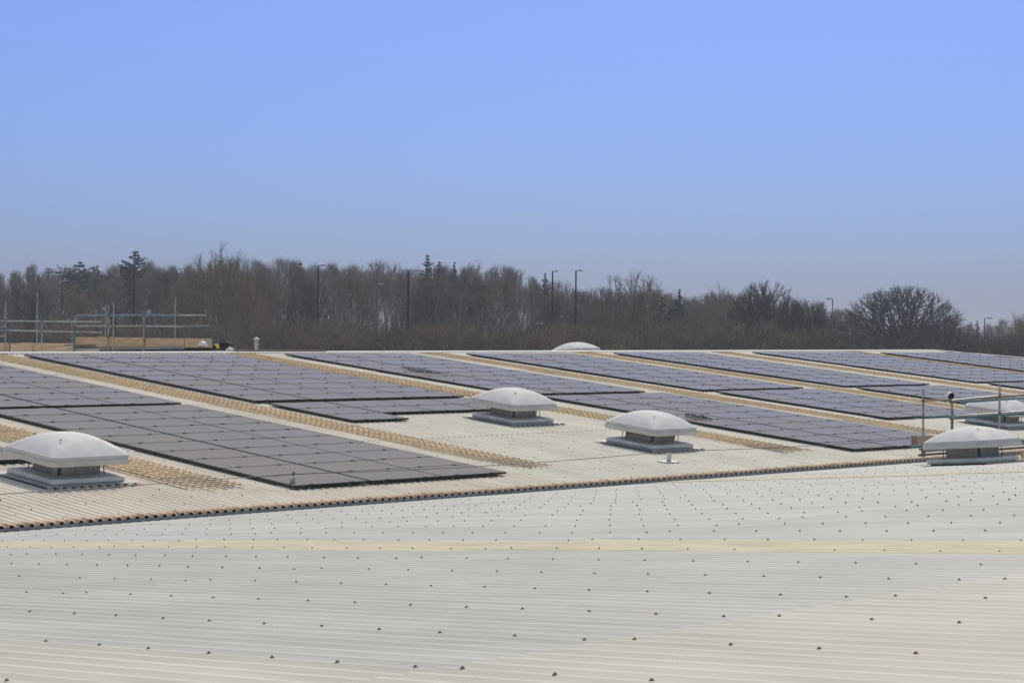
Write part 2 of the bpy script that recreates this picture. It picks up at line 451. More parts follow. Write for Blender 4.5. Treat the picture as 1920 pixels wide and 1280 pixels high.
# fixings on the far roof: smaller and fainter
ptsA = []
for k in range(-12, 64):
    x = PHA + k*CA_
    for j in range(0, 28):
        s = .18 + j*.86 + (.0 if k % 2 else .06)
        if s < 23: ptsA.append((x+rr.uniform(-.02, .02), s+rr.uniform(-.03, .03)))
        if k % 3 == 0 and s < 22.5: ptsA.append((x+PA_*3, s+.43+rr.uniform(-.03, .03)))
visA = []
for (x, s) in ptsA:
    u_, v_, d = px_of(A(x, s, HR))
    if -5 < u_ < 1925: visA.append((d, x, s))
visA.sort()
capA = cap_mesh(.011, .010).data('fixing_cap', M['bolt'])
for d, x, s in visA[:100]:
    o = link('fixing_cap', capA, far); o.matrix_world = Matrix.Translation(A(x, s, HR)) @ MA
stuff = Mesh()
for d, x, s in visA[100:]:
    stuff.lathe([(.012, 0), (.008, .010)], 5, A(x, s, HR), MA, False)
o = stuff.build('fixing_caps', M['bolt'], far); tag(o, kind='stuff')

# ------------------------------------------------------------------ wire guards over the far roof's yellowed rooflights
WLAB = ['ochre wire rooflight guard behind the big vent at far left', 'long ochre wire guard left of the largest top panel array, ending on open roof',
        'ochre wire rooflight guard passing behind the two vents in the middle', 'ochre wire guard running down to the scaffold on the right',
        'ochre wire guard reaching the partly hidden vent at the right edge', 'thin ochre guard strip fifth of those reaching the ridge',
        'ochre guard strip furthest to the right, tight under the last array']
WX = [(19.0, 20.0), (26.75, 27.62), (35.2, 36.15), (43.3, 44.12), (50.8, 51.7), (58.9, 59.9), (68.3, 69.05)]
for i, (xa, xb) in enumerate(WX):
    s0_ = 1.75 if i in (0, 1, 2) else 1.9
    s1_ = RS(xa)-.55
    # the rooflight itself is part of the roof
    xs, hs = profile(xa+.03, xb-.03, PA_, PHA); V = []; Fc = []
    for x, h in zip(xs, hs):
        V.append(A(x, s0_+1.1, h+.012)); V.append(A(x, s1_+.2, h+.012))
    for j in range(len(xs)-1): Fc.append((2*j, 2*j+2, 2*j+3, 2*j+1))
    link('rooflight', np_mesh('rooflight', np.array([tuple(v) for v in V]), np.array(Fc), M['glrp_dark']), far)
    root = empty('rooflight_guard', Matrix.Translation(A(xa, s0_)) @ MA)
    tag(root, WLAB[i], 'wire guard', 'wire guards over the rooflights')
    mbw = Mesh(); mbe = Mesh(); rg = random.Random(i+20)
    w = xb - xa; L = s1_-s0_
    ns = 6
    for k in range(ns+1):
        x = w*k/ns + rg.uniform(-.012, .012)
        st = rg.uniform(-.25, .25); n = 12; pv = None
        for j in range(n+1):
            y = st*(1-j/n) + L*j/n
            p = Vector((x + rg.uniform(-.006, .006), y, .056 + rg.uniform(-.004, .004)))
            if pv is not None: (mbe if (pv.y < .6) else mbw).tube(pv, p, .0095, n=4, cap=False)
            pv = p
    y = 0.0
    while y < L:
        sk = rg.uniform(-.02, .02)
        (mbe if y < .9 else mbw).tube((-.04+rg.uniform(-.04, .03), y, .066), (w+.03+rg.uniform(-.03, .05), y+sk, .066), .0110, n=4, cap=False)
        y += .175 + rg.uniform(-.010, .010)
    mbw.build('wire_mesh', M['guard'], root); mbe.build('rusted_end', M['guardend'], root)

# ------------------------------------------------------------------ solar arrays
CW, RH = 1.695, 1.0
PW, PH_ = 1.676, .979
TOPH = .100                                   # top of the glass above the sheet
mb = Mesh()
fr = .011; th = .040
for (cx, cy, sx, sy) in ((0, -(PH_-fr)/2, PW, fr), (0, (PH_-fr)/2, PW, fr), (-(PW-fr)/2, 0, fr, PH_-2*fr), ((PW-fr)/2, 0, fr, PH_-2*fr)):
    mb.box((cx, cy, TOPH-th/2), (sx, sy, th))
frame_me = mb.data('solar_panel', M['frame'])
mb = Mesh(); mb.box((0, 0, TOPH-.006), (PW-2*fr-.001, PH_-2*fr-.001, .006)); glass_me = mb.data('glass', M['glass'])
mb = Mesh(); mb.box((0, 0, -.002), (.075, .044, .016)); mb.tube((0, 0, .0), (0, 0, .010), .008, n=6); clamp_me = mb.data('clamp', M['clamp'])
def rail_me(L):
    mb = Mesh(); mb.box((0, L/2, TOPH-th-.022), (.040, L, .040)); return mb.data('rail', M['rail'])
panel0 = link('solar_panel', frame_me)
g0 = link('glass', glass_me, panel0)
for sx in (-1, 1):
    c = link('clamp', clamp_me, panel0); c.location = (sx*PW*.27, -PH_/2-.0075, TOPH+.006)
KIDS = {panel0.name: [o for o in (g0,)] + [o for o in bpy.data.objects if o.name.startswith('clamp')]}
for o in list(KIDS[panel0.name]): KIDS[o.name] = []
first = [True]
def array(X, s, cols, rows, label, skip=None):
    p_ = A(X, s, .15) - Vector((0, 0, Z0)); d_ = p_.dot(FW)      # positions were surveyed at 0.15 m; slide to the true panel height
    sh = (.15-TOPH)/math.tan(math.atan(-p_.z/d_) + .0665)/math.sqrt(2); X += sh; s += sh
    root = empty('solar_array', Matrix.Translation(A(X, s)) @ MA)
    tag(root, label, 'solar panels', 'solar panel arrays on the far roof')
    bpy.context.view_layer.update()
    for c in range(cols):
        for r in range(rows):
            if skip and skip(c, r): continue
            x = c*CW + (.045 if c else 0) + PW/2
            L = Matrix.Translation((x, (r+.5)*RH, 0)) @ Matrix.Rotation(R(rnd.uniform(-.10, .10)), 4, 'X') @ Matrix.Rotation(R(rnd.uniform(-.08, .08)), 4, 'Y')
            if first[0]:
                p = panel0; p.parent = root; first[0] = False
            else:
                p = dup(panel0, root, None, KIDS)
            p.matrix_local = L
    for c in range(cols):
        r0 = 0
        while skip and skip(c, r0): r0 += 1
        me = rail_me((rows-r0)*RH - .1)
        for dx in (.38, 1.27):
            o = link('rail', me, root); o.location = (c*CW+dx, r0*RH+.05, 0)
    return root
array(12.9, 4.75, 3, 6, 'array of dark panels just showing behind the vent at the far left edge')
array(20.42, 11.15, 3, 10, 'dark panel array at upper left edge, left of the long wire guard')
array(27.65, 11.2, 4, 10, 'widest top array of dark panels, directly in front of the left scaffold')
array(20.45, .93, 3, 10, 'largest dark panel array in the lower left, nearest the camera')
array(27.72, 7.8, 4, 3, 'small stepped array of three panel rows above the open cream roof',
      lambda c, r: c > 0 and r == 0)
array(36.68, 11.3, 3, 10, 'ridge array of dark panels with a long coil of black cable on it')
array(44.38, 11.3, 3, 10, 'ridge array just right of the white dome beyond the ridge, over the guard strip')
array(51.95, 11.45, 3, 10, 'third ridge array counting back from the right verge')
array(60.5, 11.7, 4, 10, 'ridge array second from the right verge, above the scaffold rail')
array(69.2, 11.5, 4, 10, 'furthest ridge array beside the sloping right verge')
array(37.05, .98, 3, 10, 'lower array running from behind the middle vent to the right scaffold')
array(44.6, 5.0, 3, 6, 'lower array crossing behind the right scaffold with the white hard hat')
array(52.1, 5.1, 3, 6, 'lower array partly hidden by the distant vent at the right edge')
array(60.75, 5.4, 3, 6, 'lower array in the right edge behind the tall scaffold post')

# ------------------------------------------------------------------ roof vents
def rsq(L, rad, z, n=6):
    """rounded square loop"""
    out = []
    for q, (cx, cy) in enumerate(((1, 1), (-1, 1), (-1, -1), (1, -1))):
        for i in range(n+1):
            t = PI/2*q + PI/2*i/n
            out.append(Vector((cx*(L/2-rad) + rad*math.cos(t), cy*(L/2-rad) + rad*math.sin(t), z)))
    return out
def loft(mb, loops, close_top=True, close_bot=False, smooth=True):
    n = len(loops[0]); vs = [v for l in loops for v in l]
    mb.add(vs, [(j*n+i, j*n+(i+1) % n, (j+1)*n+(i+1) % n, (j+1)*n+i) for j in range(len(loops)-1) for i in range(n)], smooth)
    if close_top: mb.add(loops[-1], [tuple(range(n))], smooth)
    if close_bot: mb.add(loops[0], [tuple(range(n-1, -1, -1))])
def make_vent(Mx, label, soot=False):
    root = empty('roof_vent', Mx); tag(root, label, 'roof vent', 'white domed roof vents')
    # weathered flashing apron on the sheet, curb, spreading tray
    mb = Mesh(); mb.box((0, 0, HR+.008), (1.74, 1.70, .006))
    for i in range(-5, 6): mb.box((i*.1634-.01, -.86, HR*.55), (.07, .09, .03))
    mb.build('flashing_apron', M['lead'], root)
    mb = Mesh(); loft(mb, [rsq(1.27, .02, .005, 2), rsq(1.25, .02, .075, 2)], smooth=False); mb.build('curb', M['lead'], root)
    mb = Mesh()
    loft(mb, [rsq(1.355, .03, .045, 3), rsq(1.385, .03, .050, 3), rsq(1.385, .03, .118, 3), rsq(1.36, .03, .128, 3), rsq(.90, .12, .150, 3)], True, True, False)
    mb.build('base_tray', M['curb'], root)
    mb = Mesh()
    loops = [rsq(.90, .22, .13, 7), rsq(.88, .22, .44, 7)]
    loft(mb, loops, True, False, False)
    for q in range(4):                       # fins round the mesh drum
        for i in range(1, 18):
            t_ = -.27 + .54*i/18
            Rz = Matrix.Rotation(q*PI/2, 3, 'Z')
            mb.tube(Rz @ Vector((t_, -.450, .13)), Rz @ Vector((t_, -.440, .44)), .005, n=4, cap=False)
    mb.build('throat', M['throat'], root)
    for q in range(4):
        Rz = Matrix.Rotation(q*PI/2+PI/4, 3, 'Z')
        mb = Mesh(); mb.box(Rz @ Vector((.535, 0, .27)), (.02, .05, .28), Rz); mb.tube(Rz @ Vector((.62, 0, .14)), Rz @ Vector((.60, 0, .36)), .009, n=6)
        mb.build('strut', M['bolt'], root)
    if soot:
        mb = Mesh(); rs_ = random.Random(3); top_ = rsq(.905, .22, .40, 7); nn = len(top_)
        low_ = [v*1.0 + Vector((0, 0, -.05-.09*abs(math.sin(i*.55))-.03*rs_.random())) for i, v in enumerate(top_)]
        loft(mb, [low_, top_], False, False, False); mb.build('soot_stain', M['bolt'], root)
    # cap: rim with two mouldings, then a pillow shaped dome
    C = 1.545; r_ = .15; Z_ = .075
    mb = Mesh()
    loft(mb, [rsq(C-.12, r_, .315+Z_), rsq(C-.07, r_, .272+Z_), rsq(C-.01, r_, .262+Z_), rsq(C, r_, .300+Z_), rsq(C, r_, .348+Z_), rsq(C-.035, r_, .353+Z_), rsq(C-.030, r_, .398+Z_), rsq(C-.036, r_, .412+Z_)], False, False, False)
    mb.build('cap_rim', M['caprim'], root)
    def domez(u): return .416 + Z_ + .285*(1-(1-u)**2.5)
    mb = Mesh(); loops = [rsq(C-.036, r_, .412+Z_)]
    for j in range(1, 21):
        u = j/20; L = (C-.05)*(1-u) + .02*u
        k_ = min(.98, .20 + 1.0*u)           # corners melt away towards the crown
        loops.append(rsq(L, max(.004, L/2*k_), domez(u)))
    loft(mb, loops, True, False, True)
    mb.build('cap_dome', M['cap'], root)
    for (bx, by) in ((-.42, -.42), (-.42, .42), (.42, -.42), (.42, .42)):
        uu = 1-.80/(C-.05); z = domez(uu)
        mb = Mesh(); mb.tube((bx*.93, by*.93, z-.01), (bx*.93, by*.93, z+.010), .014, n=8); mb.build('bolt', M['bolt'], root)
    return root
make_vent(Matrix.Translation(A(17.60, 3.28, HR)) @ MA, 'large domed vent at the left edge above the rusty eave')
make_vent(Matrix.Translation(A(32.58, 7.62, HR)) @ MA, 'domed vent in the centre, upslope left of its neighbour')
make_vent(Matrix.Translation(A(32.60, 3.42, HR)) @ MA, 'domed vent with streaky dome and dark sooty throat beside a lifeline post', True)
make_vent(Matrix.Translation(A(48.10, 3.75, HR)) @ MA, 'distant domed vent at the right edge seen through scaffold tubes')
make_vent(Matrix.Translation(B(35.42, 21.0, HR)) @ MB_, 'big domed vent standing on the grey near roof in front of scaffold')
MA2 = Matrix(((1, 0, 0, 0), (0, CA, TA*CA, 0), (0, -TA*CA, CA, 0), (0, 0, 0, 1)))
make_vent(Matrix.Translation(A2(57.6, 5.3, HR)) @ MA2, 'white vent dome peeping over the middle of the ridge')
make_vent(Matrix.Translation(A2(28.9, 4.2, HR)) @ MA2, 'sliver of a white vent dome beyond the ridge at the far left edge')

# ------------------------------------------------------------------ lifeline: posts and cable
def lpost(X, s, label):
    root = empty('lifeline_post', Matrix.Translation(A(X, s, HR)) @ MA)
    tag(root, label, 'anchor post', 'lifeline anchor posts')
    mb = Mesh(); mb.box((0, 0, .008), (.42, .30, .008)); mb.build('base_plate', M['post'], root)
    mb = Mesh(); mb.lathe([(.052, .01), (.050, .03), (.050, .155), (.058, .158), (.058, .175), (.03, .185), (.018, .19)], 16); mb.build('barrel', M['post'], root)
    mb = Mesh(); mb.tube((0, 0, .185), (0, 0, .235), .016, n=8); mb.tube((-.03, 0, .225), (.03, 0, .225), .012, n=8); mb.box((.012, 0, .245), (.03, .02, .03)); mb.build('cable_eye', M['coupler'], root)
    for fx, fw in ((.15, .09), (-.02, .07)):
        mb = Mesh(); mb.box((fx, -.145, -.004), (fw, .02, .022)); mb.build('fixing_foot', M['bolt'], root)
    return A(X, s, HR+.225)
P0_ = A(9.5, 1.52, .20)
P1_ = lpost(20.86, 1.42, 'small white lifeline post at the lower corner of the nearest panel array')
P2_ = lpost(30.95, 1.50, 'small white lifeline post standing below the vent with the sooty throat')
P3_ = A(41.2, 1.6, .22)
mb = Mesh()
for a_, b_, sag in ((P0_, P1_, .03), (P1_, P2_, .07), (P2_, P3_, .06)):
    pl = [a_.lerp(b_, i/14) - Vector((0, 0, sag*4*(i/14)*(1-i/14))) for i in range(15)]
    mb.path(pl, .0065, 5)
tag(mb.build('lifeline_cable', M['wire']), 'thin dark steel lifeline stretched between the two small white posts', 'cable')

# coiled leads left on the panels
def coil(X, s, L, W, n, seed, label):
    r = random.Random(seed); pts = []
    for k in range(n*14):
        t = 2*PI*k/14; q = k/(n*14)
        pts.append(A(X + W*(.5+.3*r.random())*math.cos(t) + q*.3, s + L*(.5*math.sin(t)*(1-.35*q)) + (q-.5)*L*.5, TOPH+.02+.008*(k % 5)))
    mb = Mesh(); mb.path(pts, .008, 4); tag(mb.build('cable_coil', M['cable']), label, 'cable', 'cables left on the panels')
coil(38.0, 16.7, 1.9, .38, 3, 4, 'loose black cable loops on the ridge array behind the centre vent')
coil(38.05, 6.6, .9, .22, 6, 9, 'tight black cable coil on the lower array beside the middle vent')

# ------------------------------------------------------------------ scaffolds
def V2(px, py, d): return at(px, py, d)
def tube_part(par, name, a_, b_, mt, r=.0242):
    mb = Mesh(); mb.tube(a_, b_, r, n=10)
    o = mb.build(name, M[mt], par); return o
def vert(par, px, y0, y1, d, mt='galv', lean=0.0):
    top = V2(px, y0, d); bot = V2(px, y1, d)
    b2 = Vector((top.x, top.y, bot.z)) + RT*lean
    return tube_part(par, 'standard', b2, top, mt)
def coup(par, px, py, d, s=.05):
    mb = Mesh(); c = V2(px, py, d); mb.box(c, (s*1.5, s*1.3, s*1.5), None, .02); mb.tube(c+Vector((0, 0, -s)), c+Vector((0, 0, s*.9)), s*.55, n=8)
    mb.build('coupler', M['coupler'], par)
def boardp(par, px0, py0, px1, py1, d, hpx, mt='wood', th=.038, name='toe_board'):
    a_ = V2(px0, py0, d); b_ = V2(px1, py1, d); h = hpx/F_PX*d
    dirv = (b_-a_); L = dirv.length; dx = dirv.normalized(); nrm = dx.cross(Vector((0, 0, 1))).normalized(); dz = nrm.cross(dx)
    Mx = Matrix(((dx.x, nrm.x, dz.x), (dx.y, nrm.y, dz.y), (dx.z, nrm.z, dz.z)))
    mb = Mesh(); mb.box((a_+b_)/2 - dz*h/2, (L, th, h), Mx); return mb.build(name, M[mt], par)
D1 = 68.0
sc1 = empty('scaffold_guardrail'); tag(sc1, 'low scaffold guardrail with pale toe boards at the far left beyond the ridge', 'scaffold')
for (px, y0, y1, dd, mt) in ((10.5, 565, 668, 0, 'galv'), (19, 603, 668, .3, 'teal'), (70, 548, 642, .9, 'galv'), (75, 590, 642, 1.0, 'teal'), (78.5, 602, 668, 0, 'galv'), (135, 600, 668, .6, 'rustub')):
    vert(sc1, px, y0, y1, D1+dd, mt)
for (xa, ya, xb, yb, mt) in ((-40, 601, 60, 602, 'galv'), (60, 602, 138, 603, 'galv'), (-40, 619, 20, 619.5, 'blue'), (20, 619.3, 138, 622, 'galv'), (138, 622, 194, 623, 'galv'), (138, 602.6, 194, 603.2, 'galv')):
    tube_part(sc1, 'guard_rail', V2(xa, ya, D1-.05), V2(xb, yb, D1-.05), mt)
tube_part(sc1, 'brace', V2(-12, 617, D1), V2(8, 611, D1), 'galv'); tube_part(sc1, 'brace', V2(-12, 636, D1), V2(8, 628, D1), 'galv')
for (x, y) in ((10.5, 601), (10.5, 619), (78.5, 602), (78.5, 620.5), (193, 603), (193, 623), (72, 586)): coup(sc1, x, y, D1-.05)
boardp(sc1, 20, 643, 60, 643, D1+.15, 25, 'wood2'); boardp(sc1, 40, 642, 137, 644, D1+.3, 25, 'wood2'); boardp(sc1, -30, 641, 19, 643, D1+.35, 25, 'wood')
D2 = 66.0
sc2 = empty('scaffold_platform'); tag(sc2, 'tall scaffold platform with orange brown toe boards beyond the left of the ridge', 'scaffold')
for (px, y0, y1, dd, mt) in ((141, 590, 668, 0, 'galv'), (198, 572, 632, 2.2, 'galv'), (203.2, 571.5, 668, 0, 'galv'), (213, 565, 668, -.1, 'galv'), (269.8, 584, 668, 0, 'galv'), (328.5, 558, 633, 1.8, 'galv')):
    vert(sc2, px, y0, y1, D2+dd, mt)
tube_part(sc2, 'standard', V2(140.2, 614, D2-.06), V2(139.6, 668, D2-.06), 'teal', .026)
for (xa, ya, xb, yb, mt, dd) in ((143, 590.8, 215, 590.8, 'blue', -.06), (215, 590.8, 270, 590.4, 'blue', -.06), (270, 590.4, 333, 590.8, 'blue', -.06), (333, 591, 386, 591, 'galv', -.10),
                              (143, 611.3, 270, 611.2, 'galv', -.06), (270, 611.2, 342, 612.4, 'galv', -.06), (334, 611.2, 392, 611, 'blue', -.10)):
    tube_part(sc2, 'guard_rail', V2(xa, ya, D2+dd), V2(xb, yb, D2+dd), mt)
for (x, y) in ((141, 591), (141, 611), (203, 591), (213, 591), (213, 611), (203, 611), (269.8, 590.5), (269.8, 611.3), (334, 591), (203, 632), (213, 633)): coup(sc2, x, y, D2-.07)
for (xa, ya, xb, yb, h) in ((142, 631.5, 186, 632, 16.5), (184, 630.5, 215, 631, 18), (214, 632, 268.5, 632.8, 16.5), (273, 633.3, 345, 634, 17), (346.5, 634, 400, 634.4, 15.5)):
    boardp(sc2, xa, ya, xb, yb, D2+.12, h, 'wood')
tube_part(sc2, 'transom', V2(120, 647.5, D2+.1), V2(180, 646.8, D2+.1), 'coupler', .022)
tube_part(sc2, 'ledger', V2(125, 654.5, D2), V2(300, 653, D2), 'galv'); tube_part(sc2, 'ledger', V2(180, 650.5, D2+.3), V2(400, 650.5, D2+.3), 'rustub')
tube_part(sc2, 'ledger', V2(300, 653, D2), V2(345, 652.5, D2), 'blue', .03)
boardp(sc2, 183, 650, 402, 649.8, D2+.5, 7, 'black', .2, 'platform_deck'); boardp(sc2, 142, 654, 186, 654, D2+.2, 8, 'wood2', .04)  # deck coloured black for the shade in the gaps below the toe boards
tube_part(sc2, 'brace', V2(350, 645, D2+1), V2(358, 614, D2+1), 'rustub', .018)
tube_part(sc2, 'standard', V2(398.5, 632, D2-.05), V2(398.5, 655, D2-.05), 'teal', .03)

# white helmet, black bag and plank on the ridge
def hardhat(Mx, label, shell='white'):
    root = empty('hard_hat', Mx); tag(root, label, 'hard hat')
    mb = Mesh(); mb.lathe([(.135, 0), (.128, .05), (.105, .10), (.06, .135), (.015, .145)], 20)
    mb.box((0, 0, .12), (.20, .035, .06), None, .01); 
    mb.build('shell', M[shell], root)
    mb = Mesh(); mb.lathe([(.15, -.004), (.165, -.002), (.15, .008), (.12, .01)], 20, (.015, 0, 0)); mb.build('brim', M[shell], root)
    mb = Mesh(); mb.lathe([(.118, -.012), (.118, .0), (.10, .0), (.05, -.006)], 14); mb.box((0, 0, -.012), (.22, .02, .006)); mb.box((0, 0, -.012), (.02, .22, .006)); mb.build('harness', M['black'], root)
    return root
LOOK = Matrix((( -RT.x, -FW.x, 0, 0), (-RT.y, -FW.y, 0, 0), (0, 0, 1, 0), (0, 0, 0, 1)))
hardhat(Matrix.Translation(V2(380, 648.5, D2-.6)) @ LOOK @ Matrix.Scale(1.12, 4), 'white hard hat resting upright on the left scaffold platform')
bagd = V2(418, 656, D2-1.6)
root = empty('tool_bag', Matrix.Translation(bagd) @ LOOK); tag(root, 'black tool bag slumped at the right end of the left scaffold', 'bag')
mb = Mesh(); loops = []
rb = random.Random(2)
for j in range(11):
    u = j/10; x = .34 - .68*u; hh = .30*math.sin(PI*(.12+.76*u))**.7*(.8+.25*u); dd = .17*math.sin(PI*(.12+.76*u))**.5
    loops.append([Vector((x, dd*math.cos(2*PI*i/12)*(1+.1*rb.random()), max(0, hh*.5+hh*.55*math.sin(2*PI*i/12)*(1+.08*rb.random())))) for i in range(12)])
loft(mb, loops, True, True, True); mb.build('bag_body', M['black'], root)
mb = Mesh(); mb.path([Vector((.1*math.cos(t), 0, .25+.09*math.sin(t))) for t in np.linspace(0, PI, 9)], .012, 5); mb.build('handle', M['black'], root)
hardhat(Matrix.Translation(V2(406, 650, D2-1.9)) @ LOOK @ Matrix.Rotation(R(-60), 4, 'Y') @ Matrix.Scale(.62, 4), 'small yellow helmet leaning on the black tool bag', 'yellow')
mb = Mesh(); mb.box(V2(433, 653.5, D2-1.9), (.20, .16, .07), Matrix.Rotation(R(25), 3, 'Y'), .05); mb.box(V2(430, 654.5, D2-1.9), (.26, .12, .03), Matrix.Rotation(R(-8), 3, 'Y'), .03)
tag(mb.build('folded_cloth', M['white']), 'crumpled white cloth beside the black tool bag', 'cloth')
mb = Mesh(); pa = Vector((0, 0, 0))
q0, q1 = V2(325, 658, 55.2), V2(440, 657.5, 58.3)
xa_, xb_ = 36.0, 39.6
mb.box(((xa_+xb_)/2, YRX(37.8)+.02, ZRX(37.8)+HR+.040), (xb_-xa_, .22, .038)); tag(mb.build('plank', M['wood3']), 'brown wooden plank lying along the ridge under the tool bag', 'plank')

# flue beyond the ridge
fb = V2(480.5, 662, 60.5)
root = empty('flue_pipe', Matrix.Translation(fb)); tag(root, 'short buff flue pipe with a white conical cowl beyond the ridge', 'flue')
mb = Mesh(); mb.tube((0, 0, -.35), (0, 0, .42), .055, n=14); mb.lathe([(.075, .25), (.075, .33), (.06, .34)], 14); mb.build('pipe', M['flue'], root)
mb = Mesh(); mb.lathe([(.11, .43), (.105, .445), (.02, .50)], 16); mb.build('cowl', M['white'], root)

# right scaffold
D3 = 42.0
sc3 = empty('scaffold_rail'); tag(sc3, 'scaffold guardrail of grey and teal tubes behind the big vent at right', 'scaffold')
for (px, y0, y1, dd, mt) in ((1731.5, 729, 842, 0, 'galv'), (1785, 752, 815, 1.6, 'rustub'), (1874.5, 719, 835, .3, 'galv')):
    vert(sc3, px, y0, y1, D3+dd, mt)
tube_part(sc3, 'standard', V2(1785.5, 770, D3+1.5), V2(1785.5, 815, D3+1.5), 'teal', .026)
for (xa, ya, xb, yb, mt, dd, r) in ((1727, 751, 1781, 749, 'rustub', .06, .022), (1778, 752, 1875, 742.5, 'galv', .5, .030), (1840, 746.5, 1990, 736, 'rustub', .35, .030), (1800, 753.5, 1990, 741.5, 'blue', .55, .030),
                                (1731, 782, 1786, 779.5, 'teal', .06, .022), (1781, 781.5, 1876, 775, 'galv', .5, .030), (1874, 775, 1990, 766.5, 'galv', .4, .030), (1785, 784.5, 1990, 771, 'teal', .6, .024)):
    tube_part(sc3, 'guard_rail', V2(xa, ya, D3+dd), V2(xb, yb, D3+dd), mt, r)
for (x, y) in ((1731.5, 750.5), (1731.5, 781), (1782, 752), (1782, 782), (1874.5, 742), (1874.5, 774.5)): coup(sc3, x, y, D3-.02, .045)
boardp(sc3, 1708.5, 816.5, 1719.5, 816.5, D3+.4, 18.5, 'wood3', .038); boardp(sc3, 1719.6, 817, 1760, 816, D3+.5, 18, 'wood')
for (xa, ya, xb, yb, mt) in ((1708, 837.5, 1750, 836, 'teal'), (1724, 842, 1770, 838, 'coupler'), (1728, 846, 1770, 843, 'galv'), (1722, 853, 1768, 849.5, 'coupler'), (1736, 837.5, 1765, 836, 'wood')):
    tube_part(sc3, 'ledger', V2(xa, ya, D3-.2), V2(xb+180, yb-13, D3+1.3), mt, .026)
boardp(sc3, 1740, 833, 1990, 820, D3+1.2, 4.5, 'wood', .22, 'platform_deck')
coup(sc3, 1731.5, 851, D3-.2, .06); coup(sc3, 1733, 842, D3-.2, .06)
hh = Matrix.Translation(V2(1783, 743.5, D3+.9)) @ LOOK @ Matrix.Rotation(R(62), 4, 'X') @ Matrix.Rotation(R(28), 4, 'Y') @ Matrix.Scale(.80, 4)
hardhat(hh, 'white hard hat hung on the right scaffold with its dark harness facing out')
mb = Mesh(); c = B(37.05, 20.6, .10); mb.box(c, (.30, .3, .16), MB_.to_3x3(), .02); tag(mb.build('block', M['rust']), 'rusty red block beside the big vent at the right edge', 'block')

# ------------------------------------------------------------------ ground
def smooth(a_, b_, x):
    t_ = min(1, max(0, (x-a_)/(b_-a_))); return t_*t_*(3-2*t_)
def pxdir(X, Y):
    v = Vector((X, Y, 0)); d = v.dot(FW)
    return (960 + F_PX*v.dot(RT)/d, d) if d > 1 else (0, d)
def ground_z(X, Y):
    px, d = pxdir(X, Y)
    if d < 50: return 0
    k = 1 - smooth(900, 1750, px)
    n = math.sin(X*.031)*math.cos(Y*.027)*.5
    return (5.2*k)*smooth(205, 330, d) + n*smooth(120, 200, d)
G = 130; S = 1500
gx = np.concatenate([np.linspace(-700, 0, 16)[:-1], np.linspace(0, 420, 70)[:-1], np.linspace(420, 2600, 40)])
gy = gx.copy()
V = np.array([(x, y, ground_z(x, y)) for x in gx for y in gy]); n = len(gy)
Fc = np.array([(i*n+j, (i+1)*n+j, (i+1)*n+j+1, i*n+j+1) for i in range(len(gx)-1) for j in range(n-1)])
M['ground'] = mat('grass_and_leaf_litter', (.075, .068, .040), .9, noise=((.05, .05, .05), .35), bump=(1.5, .4))
tag(link('ground', np_mesh('ground', V, Fc, M['ground'], True)), kind='structure')

# ------------------------------------------------------------------ trees
M['bark'] = mat('grey_brown_bark', (.26, .225, .18), .9, noise=((2, 2, 1), .3))
M['bark_ol'] = mat('olive_bark', (.38, .33, .22), .9, noise=((2, 2, 1), .3))
M['bark_pale'] = mat('pale_bark', (.46, .43, .38), .9, noise=((2, 2, 1), .3))
M['bark_dk'] = mat('dark_bark', (.085, .075, .062), .9)
M['twig'] = mat('brown_twigs', (.24, .18, .13), .9)
M['twig_ol'] = mat('olive_twigs', (.32, .25, .155), .9)
M['twig_rd'] = mat('reddish_twigs', (.24, .165, .115), .9)
M['twig_dk'] = mat('dark_twigs', (.10, .085, .07), .9)
M['needle'] = mat('blue_green_needles', (.05, .12, .10), .8, noise=((1, 1, 1), .35))
M['ivy'] = mat('dark_ivy', (.030, .045, .022), .7, noise=((1, 1, 1), .35))

def grow(att, roots, step, infl, kill, iters, up=.12, seed=0, jit=.09):
    rg = np.random.RandomState(seed)
    P = [np.array(p, float) for p, _ in roots]; par = [q for _, q in roots]
    att = att.copy(); near_d = np.full(len(att), 1e9); near_i = np.zeros(len(att), int)
    def upd(idx):
        Q = np.array([P[i] for i in idx])
        for k0 in range(0, len(Q), 400):
            dd = np.linalg.norm(att[:, None, :]-Q[None, k0:k0+400, :], axis=2); j = dd.argmin(1); mn = dd[np.arange(len(att)), j]
            b_ = mn < near_d; near_d[b_] = mn[b_]; near_i[b_] = np.array(idx)[k0+j[b_]]
    upd(list(range(len(P))))
    for it in range(iters):
        if len(att) == 0: break
        act = near_d < infl
        if not act.any(): act = near_d <= near_d.min()+1e-6
        D = att[act]-np.array([P[i] for i in near_i[act]]); D /= np.linalg.norm(D, axis=1)[:, None]+1e-9
        acc = {}
        for i, d in zip(near_i[act], D): acc[i] = acc.get(i, 0) + d
        new = []
        for i, d in acc.items():
            d = d/(np.linalg.norm(d)+1e-9) + np.array([0, 0, up]) + rg.normal(0, jit, 3)
            if par[i] >= 0:
                pd_ = P[i]-P[par[i]]; d = d + .55*pd_/(np.linalg.norm(pd_)+1e-9)
            d /= np.linalg.norm(d)
            P.append(P[i]+d*step); par.append(i); new.append(len(P)-1)
        upd(new)
        keep = near_d > kill
        att = att[keep]; near_d = near_d[keep]; near_i = near_i[keep]
    return np.array(P), np.array(par)
